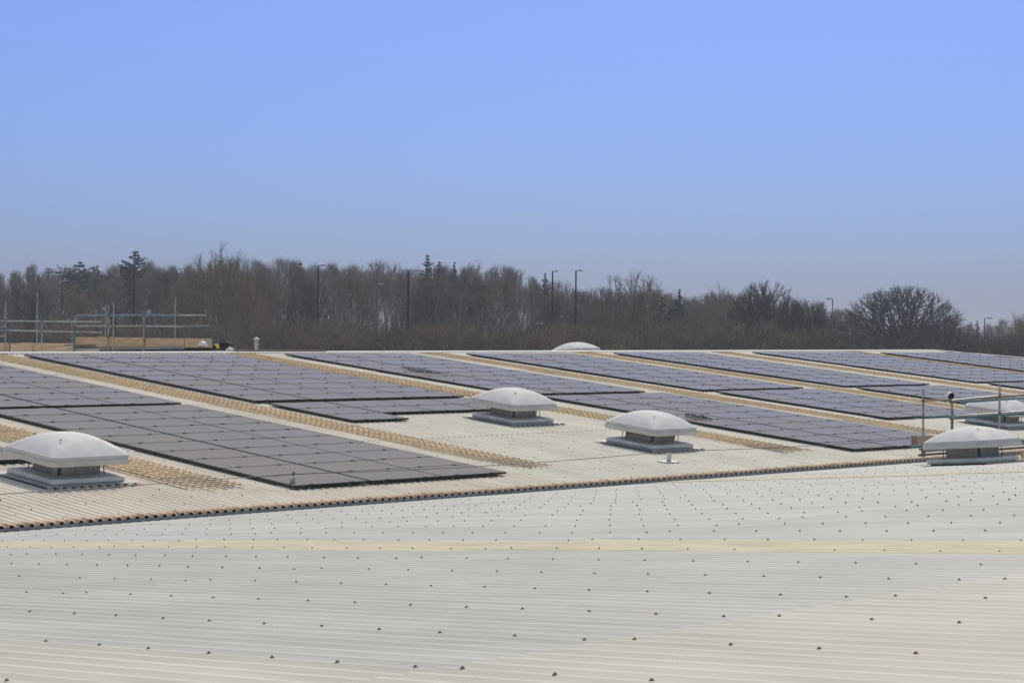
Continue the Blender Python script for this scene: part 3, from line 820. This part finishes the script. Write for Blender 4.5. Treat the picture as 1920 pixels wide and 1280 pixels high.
def tubes3(a_, b_, ra, rb, n=3):
    """many tapered n-sided tubes at once"""
    d = b_-a_; L = np.linalg.norm(d, axis=1)[:, None]+1e-9; d = d/L
    ref = np.where(np.abs(d[:, 2:3]) > .9, np.array([[1., 0, 0]]), np.array([[0, 0, 1.]]))
    p = np.cross(d, ref); p /= np.linalg.norm(p, axis=1)[:, None]+1e-9; q = np.cross(d, p)
    V = []
    for (c, r) in ((a_, ra), (b_, rb)):
        for i in range(n):
            t_ = 2*PI*i/n; V.append(c + (p*math.cos(t_) + q*math.sin(t_))*r[:, None])
    V = np.stack(V, 1); m_ = len(a_)
    base = (np.arange(m_)*2*n)[:, None]
    F_ = np.stack([base + np.array([[i, (i+1) % n, n+(i+1) % n, n+i]]) for i in range(n)], 1).reshape(-1, 4)
    return V.reshape(-1, 3), F_
def bare_tree(seed, env, H, trunk_h, natt, step=.38, infl=2.6, kill=.55, twr=.011, twn=3, twl=.75, up=.12, rtip=.014, multi=1, expo=2.35):
    rg = np.random.RandomState(seed)
    att = env(rg, natt)
    roots = []
    for mI in range(multi):
        base = np.array([rg.normal(0, .5*(multi > 1)), rg.normal(0, .5*(multi > 1)), -.3]); pr = -1
        k = 0; z = -.3; x, y = base[0], base[1]; lx, ly = (rg.normal(0, .25, 2) if multi > 1 else rg.normal(0, .03, 2))
        while z < trunk_h:
            roots.append(((x, y, z), pr)); pr = len(roots)-1; z += .45; x += lx*.45+rg.normal(0, .02); y += ly*.45+rg.normal(0, .02)
    P, par = grow(att, roots, step, infl, kill, 120, up, seed)
    return finish(rg, P, par, rtip, expo, twr, twn, twl)
def finish(rg, P, par, rtip, expo, twr, twn, twl):
    n = len(P); w = np.zeros(n); kids = np.zeros(n, int)
    for i in range(n):
        if par[i] >= 0: kids[par[i]] += 1
    for i in range(n-1, -1, -1):
        if kids[i] == 0: w[i] = rtip**expo
        if par[i] >= 0: w[par[i]] += w[i]
    r = w**(1/expo)
    idx = np.where(par >= 0)[0]
    big = r[idx] > .055
    if big.sum() < 8: big = r[idx] >= np.sort(r[idx])[-14]
    def tm(ix, nn): return tubes3(P[par[ix]], P[ix], np.minimum(r[par[ix]], r[ix]*1.35), r[ix], nn)
    tv, tf = tm(idx[big], 6); cv, cf = tm(idx[~big], 3)
    # twigs
    src = np.where((r < .04) & (par >= 0))[0]; src = np.repeat(src, twn)
    pd = P[src]-P[par[src]]; pd /= np.linalg.norm(pd, axis=1)[:, None]+1e-9
    d = pd*.8 + rg.normal(0, .55, (len(src), 3)) + np.array([0, 0, .25]); d /= np.linalg.norm(d, axis=1)[:, None]
    ln = twl*(.45+rg.rand(len(src)))
    a_ = P[src]; mid = a_ + d*ln[:, None]*.5
    d2 = d + rg.normal(0, .3, d.shape) + np.array([0, 0, .2]); d2 /= np.linalg.norm(d2, axis=1)[:, None]; b_ = mid + d2*ln[:, None]*.5
    v1, f1 = tubes3(a_, mid, np.full(len(src), twr), np.full(len(src), twr*.75)); v2, f2 = tubes3(mid, b_, np.full(len(src), twr*.75), np.full(len(src), twr*.35))
    d3 = d + rg.normal(0, .6, d.shape); d3 /= np.linalg.norm(d3, axis=1)[:, None]; e_ = mid + d3*ln[:, None]*.4
    v3, f3 = tubes3(mid, e_, np.full(len(src), twr*.7), np.full(len(src), twr*.3))
    CV = np.concatenate([cv, v1, v2, v3]); o1 = len(cv); o2 = o1+len(v1); o3 = o2+len(v2)
    CF = np.concatenate([cf, f1+o1, f2+o2, f3+o3])
    return (tv, tf), (CV, CF)
def forked_tree(seed, c, rad, zlo, trunk_h, limbs, levels, r0, twr=.015, twn=5, twl=.5, spread=.42, upb=.10, tiltlo=.25, tilthi=1.25, rtip=.016, wob=.05, leader=0):
    """trunk that forks again and again, every branch sized so its last fork ends on the crown's outline"""
    rg = np.random.RandomState(seed); c = np.array(c, float); rad = np.array(rad, float)
    P = []; par = []; lev = []
    def add(p, q, l): P.append(p); par.append(q); lev.append(l); return len(P)-1
    i = add(np.array([0, 0, -.3]), -1, 0); z = .1; x = 0
    while z < trunk_h: i = add(np.array([x, 0, z]), i, 0); z += .5; x += rg.normal(0, .03)
    stems = [(i, trunk_h)]
    if leader:
        z = trunk_h
        for k in range(leader): z += (c[2]+rad[2]*.5-trunk_h)/leader; i = add(P[i]+np.array([rg.normal(0, .12), rg.normal(0, .12), z-P[i][2]]), i, 0); stems.append((i, z))
    def reach(p, d):
        a_ = ((d/rad)**2).sum(); b_ = ((p-c)/rad*(d/rad)).sum(); q_ = (((p-c)/rad)**2).sum()-1
        D_ = b_*b_-a_*q_
        return (-b_+math.sqrt(D_))/a_ if D_ > 0 else .3
    def go(q, d, l):
        p = P[q]; L = max(.10, reach(p, d)*rg.uniform(.93, 1.02))/(levels-l+.35) if l < levels else .3
        L = min(L*rg.uniform(.8, 1.25), 2.6); n = max(1, int(L/.42)); i = q
        for k in range(n):
            d = d + rg.normal(0, wob, 3) + np.array([0, 0, upb*.25]); d /= np.linalg.norm(d); i = add(P[i]+d*L/n, i, l)
        if l >= levels or P[i][2] < zlo and l > 3: return
        ax = np.cross(d, rg.normal(0, 1, 3)); ax /= np.linalg.norm(ax)
        w = rg.uniform(.25, .75)
        for sg, m_ in ((1, w), (-1, 1-w)):
            d2 = d + ax*sg*spread*2*m_*rg.uniform(.8, 1.2) + np.array([0, 0, upb]); d2 /= np.linalg.norm(d2); go(i, d2, l+1)
    for k in range(limbs):
        q, z0_ = stems[0] if not leader else stems[int(k*len(stems)/limbs)]
        az = 2*PI*(k*.382*1.0) + rg.normal(0, .25); tl = tiltlo + (tilthi-tiltlo)*((k+.5)/limbs if not leader else rg.rand())
        go(q, np.array([math.cos(az)*math.sin(tl), math.sin(az)*math.sin(tl), math.cos(tl)]), 1)
    return finish(rg, np.array(P), np.array(par), rtip, 2.15, twr, twn, twl)
def ell(cx, cz, rx, rz, shell=.35, flat=0):
    def f(rg, n):
        d = rg.normal(0, 1, (n, 3)); d /= np.linalg.norm(d, axis=1)[:, None]
        rr_ = (shell + (1-shell)*rg.rand(n))**(1/2.)
        # lumpy outline
        lump = 1 + .10*np.sin(d[:, 0]*5+cx) + .09*np.sin(d[:, 1]*6+1) + .07*np.sin(d[:, 2]*7)
        p = d*(rr_*lump)[:, None]*np.array([rx, rx, rz]) + np.array([cx, 0, cz])
        if flat: p = p[p[:, 2] > flat]
        return p
    return f
def union(*fs):
    return lambda rg, n: np.concatenate([f(rg, int(n*w_)) for f, w_ in fs])
PROTO = {}
def proto(key, geom, bark, twig):
    (tv, tf), (cv, cf) = geom
    H = max(cv[:, 2].max(), tv[:, 2].max())
    PROTO[key] = (np_mesh('trunk', tv, tf, M[bark], True), np_mesh('crown', cv, cf, M[twig]), H)
# woodland trees: tall, slim
proto('w0', forked_tree(1, (0, 0, 10.2), (2.7, 2.7, 4.2), 3, 4.2, 8, 5, .2, .014, 3, .9, .36, .16, .35, .9, .026, .06, 5), 'bark_pale', 'twig')
proto('w1', forked_tree(2, (.3, 0, 10.4), (2.5, 2.5, 4.2), 3, 3.4, 5, 6, .2, .014, 3, .85, .34, .16, .1, .6, .024, .07), 'bark', 'twig_rd')
proto('w2', forked_tree(3, (0, 0, 10.4), (2.3, 2.3, 4.2), 3, 5.0, 8, 5, .2, .014, 3, .9, .34, .2, .3, .8, .026, .06, 6), 'bark_dk', 'twig')
proto('w3', forked_tree(4, (0, 0, 9.8), (3.1, 3.1, 4.2), 3, 3.2, 6, 6, .2, .013, 3, .9, .36, .12, .15, .9, .024, .06), 'bark_ol', 'twig_dk')
proto('w4', forked_tree(5, (.2, .2, 10.2), (1.7, 1.7, 4.8), 3, 6.0, 7, 5, .2, .014, 3, .9, .3, .3, .2, .6, .026, .05, 6), 'bark_pale', 'twig_rd')
# scrub
proto('s0', forked_tree(11, (0, 0, 2.8), (3.0, 3.0, 4.4), .5, .3, 8, 5, .2, .011, 3, .8, .32, .12, .1, .95, .016, .09), 'bark_ol', 'twig_ol')
proto('s1', forked_tree(12, (0, 0, 3.0), (2.6, 2.6, 4.6), .5, .3, 7, 5, .2, .011, 3, .8, .30, .16, .1, .85, .016, .09), 'bark', 'twig')
proto('s2', forked_tree(13, (0, 0, 2.4), (3.3, 3.3, 4.2), .5, .3, 8, 5, .2, .011, 3, .8, .36, .08, .1, 1.1, .016, .10), 'bark_dk', 'twig_rd')
# characters
proto('ash', forked_tree(21, (0, 0, 9.0), (3.5, 3.5, 5.6), 3, 4.0, 7, 6, .2, .012, 3, .9, .36, .12, .08, .95, .022, .06), 'bark_ol', 'twig_ol')
proto('spread', forked_tree(22, (0, 0, 8.8), (3.4, 3.4, 4.6), 3, 4.4, 9, 6, .2, .012, 4, .8, .38, .06, .15, 1.2, .022, .07), 'bark', 'twig')
proto('round', forked_tree(27, (0, 0, 8.2), (3.9, 3.9, 4.5), 3, 4.4, 15, 7, .2, .013, 3, .40, .38, .02, .08, 1.45, .021, .055), 'bark_dk', 'twig_dk')
proto('dome', forked_tree(24, (.3, 0, 5.7), (6.2, 6.2, 7.0), 4.0, 4.6, 19, 7, .2, .013, 3, .42, .44, .02, .08, 1.5, .024, .075), 'bark_dk', 'twig_dk')

def conifer(seed, H, rad, mt='needle', lean=0, gap=0, top=0, rnd_top=False):
    rg = random.Random(seed); mb = Mesh(); V = []; F_ = []
    mb.tube((0, 0, -.3), (lean*H*.5, 0, H*.5), .16, .10, 7); mb.tube((lean*H*.5, 0, H*.5), (lean*H, 0, H), .10, .02, 7)
    z = top
    while z < H*.99:
        u = (z-top)/(H-top); rr_ = rad*((1-u)**.9 if not rnd_top else math.sin(PI*max(.03, (1-u)*.8))**.9)*(.7+.6*rg.random())
        for k in range(9 if u < .8 else 5):
            if gap and rg.random() < gap: continue
            t_ = rg.random()*2*PI; L = rr_*(.5+.6*rg.random()); droop = (-.15+.75*u) if not rnd_top else rg.gauss(.0, .2)
            d = Vector((math.cos(t_), math.sin(t_), droop)); o = Vector((lean*z, 0, z))
            mb.tube(o, o+d*L, .03, .01, 3, False)
            for q in range(26):
                kk = .35+.65*(1-u); c = o + d*(L*(.10+.90*rg.random())) + Vector((rg.gauss(0, .12), rg.gauss(0, .12), rg.gauss(0, .08)))*kk
                s = (.17+.20*rg.random())*kk; a_ = Vector((rg.gauss(0, 1), rg.gauss(0, 1), rg.gauss(0, .5))).normalized()*s; b_ = Vector((rg.gauss(0, 1), rg.gauss(0, 1), rg.gauss(0, 1))).normalized()*s*.55
                n_ = len(V); V += [tuple(c-a_), tuple(c+b_), tuple(c+a_), tuple(c-b_)]; F_.append((n_, n_+1, n_+2, n_+3))
        z += H*.026
    return mb.data('trunk', M['bark_dk']), np_mesh('crown', np.array(V), np.array(F_), M[mt]), H
def place(key, pos, scale, rz, name, label, group=None, cat='tree', sx=1.0):
    tr, cr, H = PROTO[key]
    root = empty(name, Matrix.Translation(pos) @ Matrix.Rotation(rz, 4, 'Z') @ Matrix.Diagonal((scale*sx, scale*sx, scale, 1)))
    tag(root, label, cat, group)
    link('trunk', tr, root); link('crown', cr, root)
    return root
def stand(key, px, ytop, d, name, label, rz=0, cat='tree', group=None, sx=1.0):
    top = at(px, ytop, d); gz_ = ground_z(top.x, top.y)
    sc = (top.z-gz_)/PROTO[key][2]
    return place(key, Vector((top.x, top.y, gz_)), sc, rz, name, label, group, cat, sx)
SKY = [(-200, 515), (0, 512), (50, 502), (100, 497), (200, 502), (250, 494), (320, 491), (360, 486), (450, 484), (500, 486), (560, 482), (620, 488), (700, 491), (760, 493), (800, 489), (850, 492), (900, 493), (960, 499), (1000, 514),
       (1040, 528), (1090, 533), (1130, 535), (1180, 538), (1230, 540), (1260, 545), (1300, 550), (1340, 545), (1400, 548), (1480, 556), (1530, 566), (1580, 585), (1650, 600), (1780, 606), (1850, 604), (1900, 602), (2100, 596)]
def sky_y(x):
    for (a_, ya), (b_, yb) in zip(SKY[:-1], SKY[1:]):
        if a_ <= x <= b_: return ya + (yb-ya)*(x-a_)/(b_-a_)
    return 560
rw = random.Random(77)
WG = 'bare woodland trees behind the far roof'
cnt = 0
for row, (d0, dy, step_) in enumerate(((205, 22, 46), (232, 11, 38), (256, 3, 36), (282, -2, 33), (310, -4, 36))):
    px = -70 + rw.random()*30
    while px < 2000:
        d = d0 + rw.uniform(-9, 9); y = sky_y(px) + dy + rw.uniform(-8, 14)
        if row == 0 and rw.random() < .3: px += step_; continue
        if px > 1590 and row < 2: px += step_; continue
        if px > 1560: d += 60
        key = rw.choice(['w0', 'w1', 'w2', 'w3', 'w4'])
        stand(key, px, y, d, 'bare_tree', 'leafless brown tree in the woodland mass behind the far roof', rw.random()*6.28, 'tree', WG, rw.uniform(.75, 1.25)); cnt += 1
        px += step_*rw.uniform(.8, 1.25)
# scrub belt in front of the lamps
SGp = 'bare scrub bushes just beyond the far roof'
for (d0, y0, step_) in ((112, 618, 42), (124, 604, 44), (138, 592, 46), (150, 584, 50)):
    px = -60 + rw.random()*30
    while px < 1990:
        y = y0 + rw.uniform(-9, 12) + (24 if px > 1090 else 0)*.5 + (26 if px > 1560 else 0) + (6 if px > 1800 else 0)
        if px > 1540: y = max(y, 634 + rw.uniform(-4, 8)) - (14 if 480 < px < 1000 and d0 > 130 else 0)
        key = rw.choice(['s0', 's0', 's1', 's2'])
        stand(key, px, y, d0+rw.uniform(-5, 5), 'bare_bush', 'leafless brown scrub bush in the belt just beyond the far roof', rw.random()*6.28, 'bush', SGp, rw.uniform(.75, 1.1))
        px += step_*rw.uniform(.8, 1.25)
# trees one can tell apart
stand('ash', 412, 446, 135, 'bare_tree', 'tallest fan-shaped bare tree rising right of the left scaffold', 1.0, sx=1.0)
stand('ash', 345, 505, 165, 'bare_tree', 'bare tree left of the tallest fan-shaped one', 3.0, sx=.8)
stand('ash', 462, 486, 140, 'bare_tree', 'bare tree against the right side of the tallest fan-shaped one', 5.0, sx=.75)
stand('spread', 1183, 497, 165, 'bare_tree', 'pale spreading bare tree with low limb, over the white ridge dome', 3.6, sx=1.0)
stand('round', 1436, 521, 190, 'bare_tree', 'rounded dark bare tree with dense twigs, left of the broad domed one', 1.2, sx=1.0)
stand('round', 1508, 556, 185, 'bare_tree', 'smaller rounded bare tree tucked against the right of the rounded dark one', 2.6, sx=.8)
stand('ash', 1350, 524, 200, 'bare_tree', 'thin upright bare tree between the spreading and the rounded trees', 4.0, sx=.7)
stand('dome', 1692, 530, 215, 'bare_tree', 'broad symmetrical domed bare tree standing clear against the sky at right', .4, sx=1.24)
stand('round', 1762, 585, 190, 'bare_tree', 'low dark tree under the right flank of the broad domed tree', 5.0, sx=1.0)
stand('ash', 1925, 572, 200, 'bare_tree', 'feathery bare tree cut by the right edge of the picture', 2.2, sx=1.0)
PROTO['spruce'] = conifer(5, 12, 3.6)
PROTO['lean'] = conifer(6, 11, 3.8, 'needle', .10, .35, 5)
PROTO['pine'] = conifer(7, 12, 3.2, 'needle', 0, .1, 7.5, True)
PROTO['ivy'] = conifer(8, 12, 2.4, 'ivy', 0, .35, 1, True)
stand('lean', 224, 468, 250, 'conifer', 'wind-swept conifer leaning right above the woodland, right of the round pine', 5.6, sx=1.2)
stand('pine', 149, 490, 245, 'conifer', 'round-topped dark pine above the woodland at left', 0, sx=1.15)
stand('pine', 183, 498, 255, 'conifer', 'small conifer crown between the round pine and the leaning conifer', 2, sx=.8)
stand('ivy', 563, 488, 235, 'conifer', 'ivy-dark evergreen among bare trees left of centre', 0, sx=1.0)
stand('spruce', 802, 478, 240, 'conifer', 'tallest spruce on the woodland skyline near the middle', 0, sx=1.0)
stand('spruce', 824, 490, 236, 'conifer', 'spruce standing close to the right of the tallest one', 1, sx=.85)
stand('spruce', 852, 491, 245, 'conifer', 'narrow spruce, third of the skyline group from the left', 2, sx=.65)
stand('spruce', 1022, 512, 250, 'conifer', 'spruce at the bend where the woodland skyline starts to fall', 3, sx=.8)
stand('ivy', 1240, 552, 200, 'conifer', 'dark evergreen low behind the pale spreading tree', 1, sx=1.5)
stand('spruce', 1274, 542, 215, 'conifer', 'small conifer right of the pale spreading tree', 2, sx=.9)
stand('ivy', 1560, 590, 230, 'conifer', 'dull evergreen left of the broad domed tree behind the lamp', 1, sx=1.7)
stand('spruce', 1832, 600, 300, 'conifer', 'isolated small conifer near the right edge of the horizon', 4, sx=.8)
stand('ivy', 215, 560, 190, 'conifer', 'ivy-clad tree behind the left scaffold posts', 4, sx=.8)

# undergrowth: dense brush that fills the foot of the scrub belt
rg = np.random.RandomState(5)
def brush(n, d0, d1, ylo, yhi, material, name):
    px = rg.uniform(-60, 1990, n); d = rg.uniform(d0, d1, n)
    A_ = np.empty((n, 3))
    for i in range(n):
        p = at(px[i], 640, d[i]); g_ = ground_z(p.x, p.y)
        top = at(px[i], max(rg.uniform(ylo, yhi), 630 if px[i] > 1550 else 0), d[i]).z
        A_[i] = (p.x, p.y, g_ + (top-g_)*(.35+.65*rg.rand()))
    dr = rg.normal(0, 1, (n, 3)); dr[:, 2] = np.abs(dr[:, 2])*1.3; dr /= np.linalg.norm(dr, axis=1)[:, None]
    ln = rg.uniform(.6, 1.8, n)
    v, f = tubes3(A_-dr*ln[:, None]*.6, A_+dr*ln[:, None]*.4, np.full(n, .014), np.full(n, .006))
    tag(link(name, np_mesh(name, v, f, M[material])), kind='stuff')
brush(16000, 104, 118, 634, 646, 'twig_dk', 'undergrowth'); brush(20000, 120, 145, 615, 640, 'twig_dk', 'brushwood')
brush(14000, 150, 180, 605, 632, 'twig_dk', 'thicket'); brush(34000, 195, 300, 560, 610, 'twig_dk', 'woodland_floor')

# ------------------------------------------------------------------ lamps
def lamp(px, ytop, d, label, side=1, arms=1, thin=False, arm=.9, hd=.55, mt='column', double=False):
    top = at(px, ytop, d); gz_ = ground_z(top.x, top.y); H = top.z-gz_
    root = empty('street_lamp', Matrix.Translation((top.x, top.y, gz_))); tag(root, label, 'street lamp', 'street lamps among the trees')
    r1 = .055 if thin else (.11 if double else .085)
    mb = Mesh(); mb.tube((0, 0, -.2), (0, 0, H*.25), r1*1.5, r1*1.4, 10); mb.tube((0, 0, H*.25), (0, 0, H), r1*1.05, r1*.8, 10); mb.build('column', M[mt], root)
    for s_ in ((side, -side) if double else (side,)):
        dr = RT*s_; dr.z = 0; dr.normalize(); e = dr*arm + Vector((0, 0, H+.05))
        mb = Mesh(); mb.tube((0, 0, H-.1), (0, 0, H+.03), .05, n=8); mb.tube((0, 0, H), e, .032, n=8); mb.build('arm', M['colgrey'], root)
        mb = Mesh(); Mz = Matrix.Rotation(math.atan2(dr.y, dr.x), 3, 'Z')
        mb.box(e+Vector((0, 0, .0)), (hd, .26, .10), Mz, .06); mb.box(e+Vector((0, 0, -.06)), (hd*.7, .2, .03), Mz, .04); mb.build('lantern', M['lantern'], root)
lamp(252, 499, 170, 'black street lamp behind the left scaffold with lantern to the right', 1, arm=.35, hd=.45)
lamp(597, 498, 170, 'black street lamp left of centre with short lantern', 1, arm=.4)
lamp(766, 508, 156, 'thickest black street lamp with a broad double lantern in the centre', -1, arm=.36, hd=.85, double=True)
lamp(709, 533, 230, 'small faint street lamp left of the thickest black one', 1, thin=True, arm=.3, mt='colgrey')
lamp(1036, 509, 170, 'left one of the two tall close lamp posts right of centre', 1, arm=.30, hd=.40)
lamp(1080, 508, 168, 'right one of the two tall close lamp posts right of centre', 1, arm=.35, hd=.45)
lamp(1073, 549, 230, 'short pale lamp between and behind the two tall lamp posts', -1, thin=True, arm=.4, mt='colgrey')
lamp(1561, 561, 170, 'grey street lamp left of the broad domed tree', -1, thin=True, arm=.3, mt='colgrey')
lamp(1768, 571, 165, 'street lamp in front of the right flank of the broad domed tree', 1, thin=True, arm=.4, mt='colgrey')
lamp(1846, 597, 185, 'street lamp standing clear near the right edge', 1, thin=True, arm=.5, mt='colgrey')
lamp(117, 527, 190, 'faint street lamp in the woodland above the left guardrail', 1, thin=True, arm=.3, mt='column')

# road signs glimpsed behind the left scaffold
def sgn(px, py, d, w, label):
    c = at(px, py, d); gz_ = ground_z(c.x, c.y); root = empty('road_sign', Matrix.Translation((c.x, c.y, gz_))); tag(root, label, 'road sign')
    h = c.z-gz_; Mz = LOOK.to_3x3()
    mb = Mesh(); mb.tube((0, 0, 0), (0, 0, h), .04, n=6); mb.build('pole', M['colgrey'], root)
    mb = Mesh(); mb.box((0, 0, h), (w, .04, w*.75), Mz, .0); mb.box((0, 0, h+w*.3), (w*.6, .05, w*.3), Mz, .0); mb.build('face', M['sign'], root)
sgn(279, 585, 108, .24, 'small white sign behind the left scaffold top rail')
sgn(194, 579, 108, .16, 'tiny white sign left of the pair of close scaffold posts')

# ------------------------------------------------------------------ haze
hz = bpy.data.materials.new('haze'); hz.use_nodes = True; t = hz.node_tree; t.nodes.clear()
out = t.nodes.new('ShaderNodeOutputMaterial'); pv = t.nodes.new('ShaderNodeVolumePrincipled')
pv.inputs['Color'].default_value = (.84, .87, .95, 1); pv.inputs['Density'].default_value = .00052; pv.inputs['Anisotropy'].default_value = .2
t.links.new(pv.outputs[0], out.inputs['Volume'])
mb = Mesh(); mb.box((1000, 1000, 8), (4000, 4000, 30)); tag(mb.build('haze', hz), kind='stuff')

bpy.context.view_layer.update()
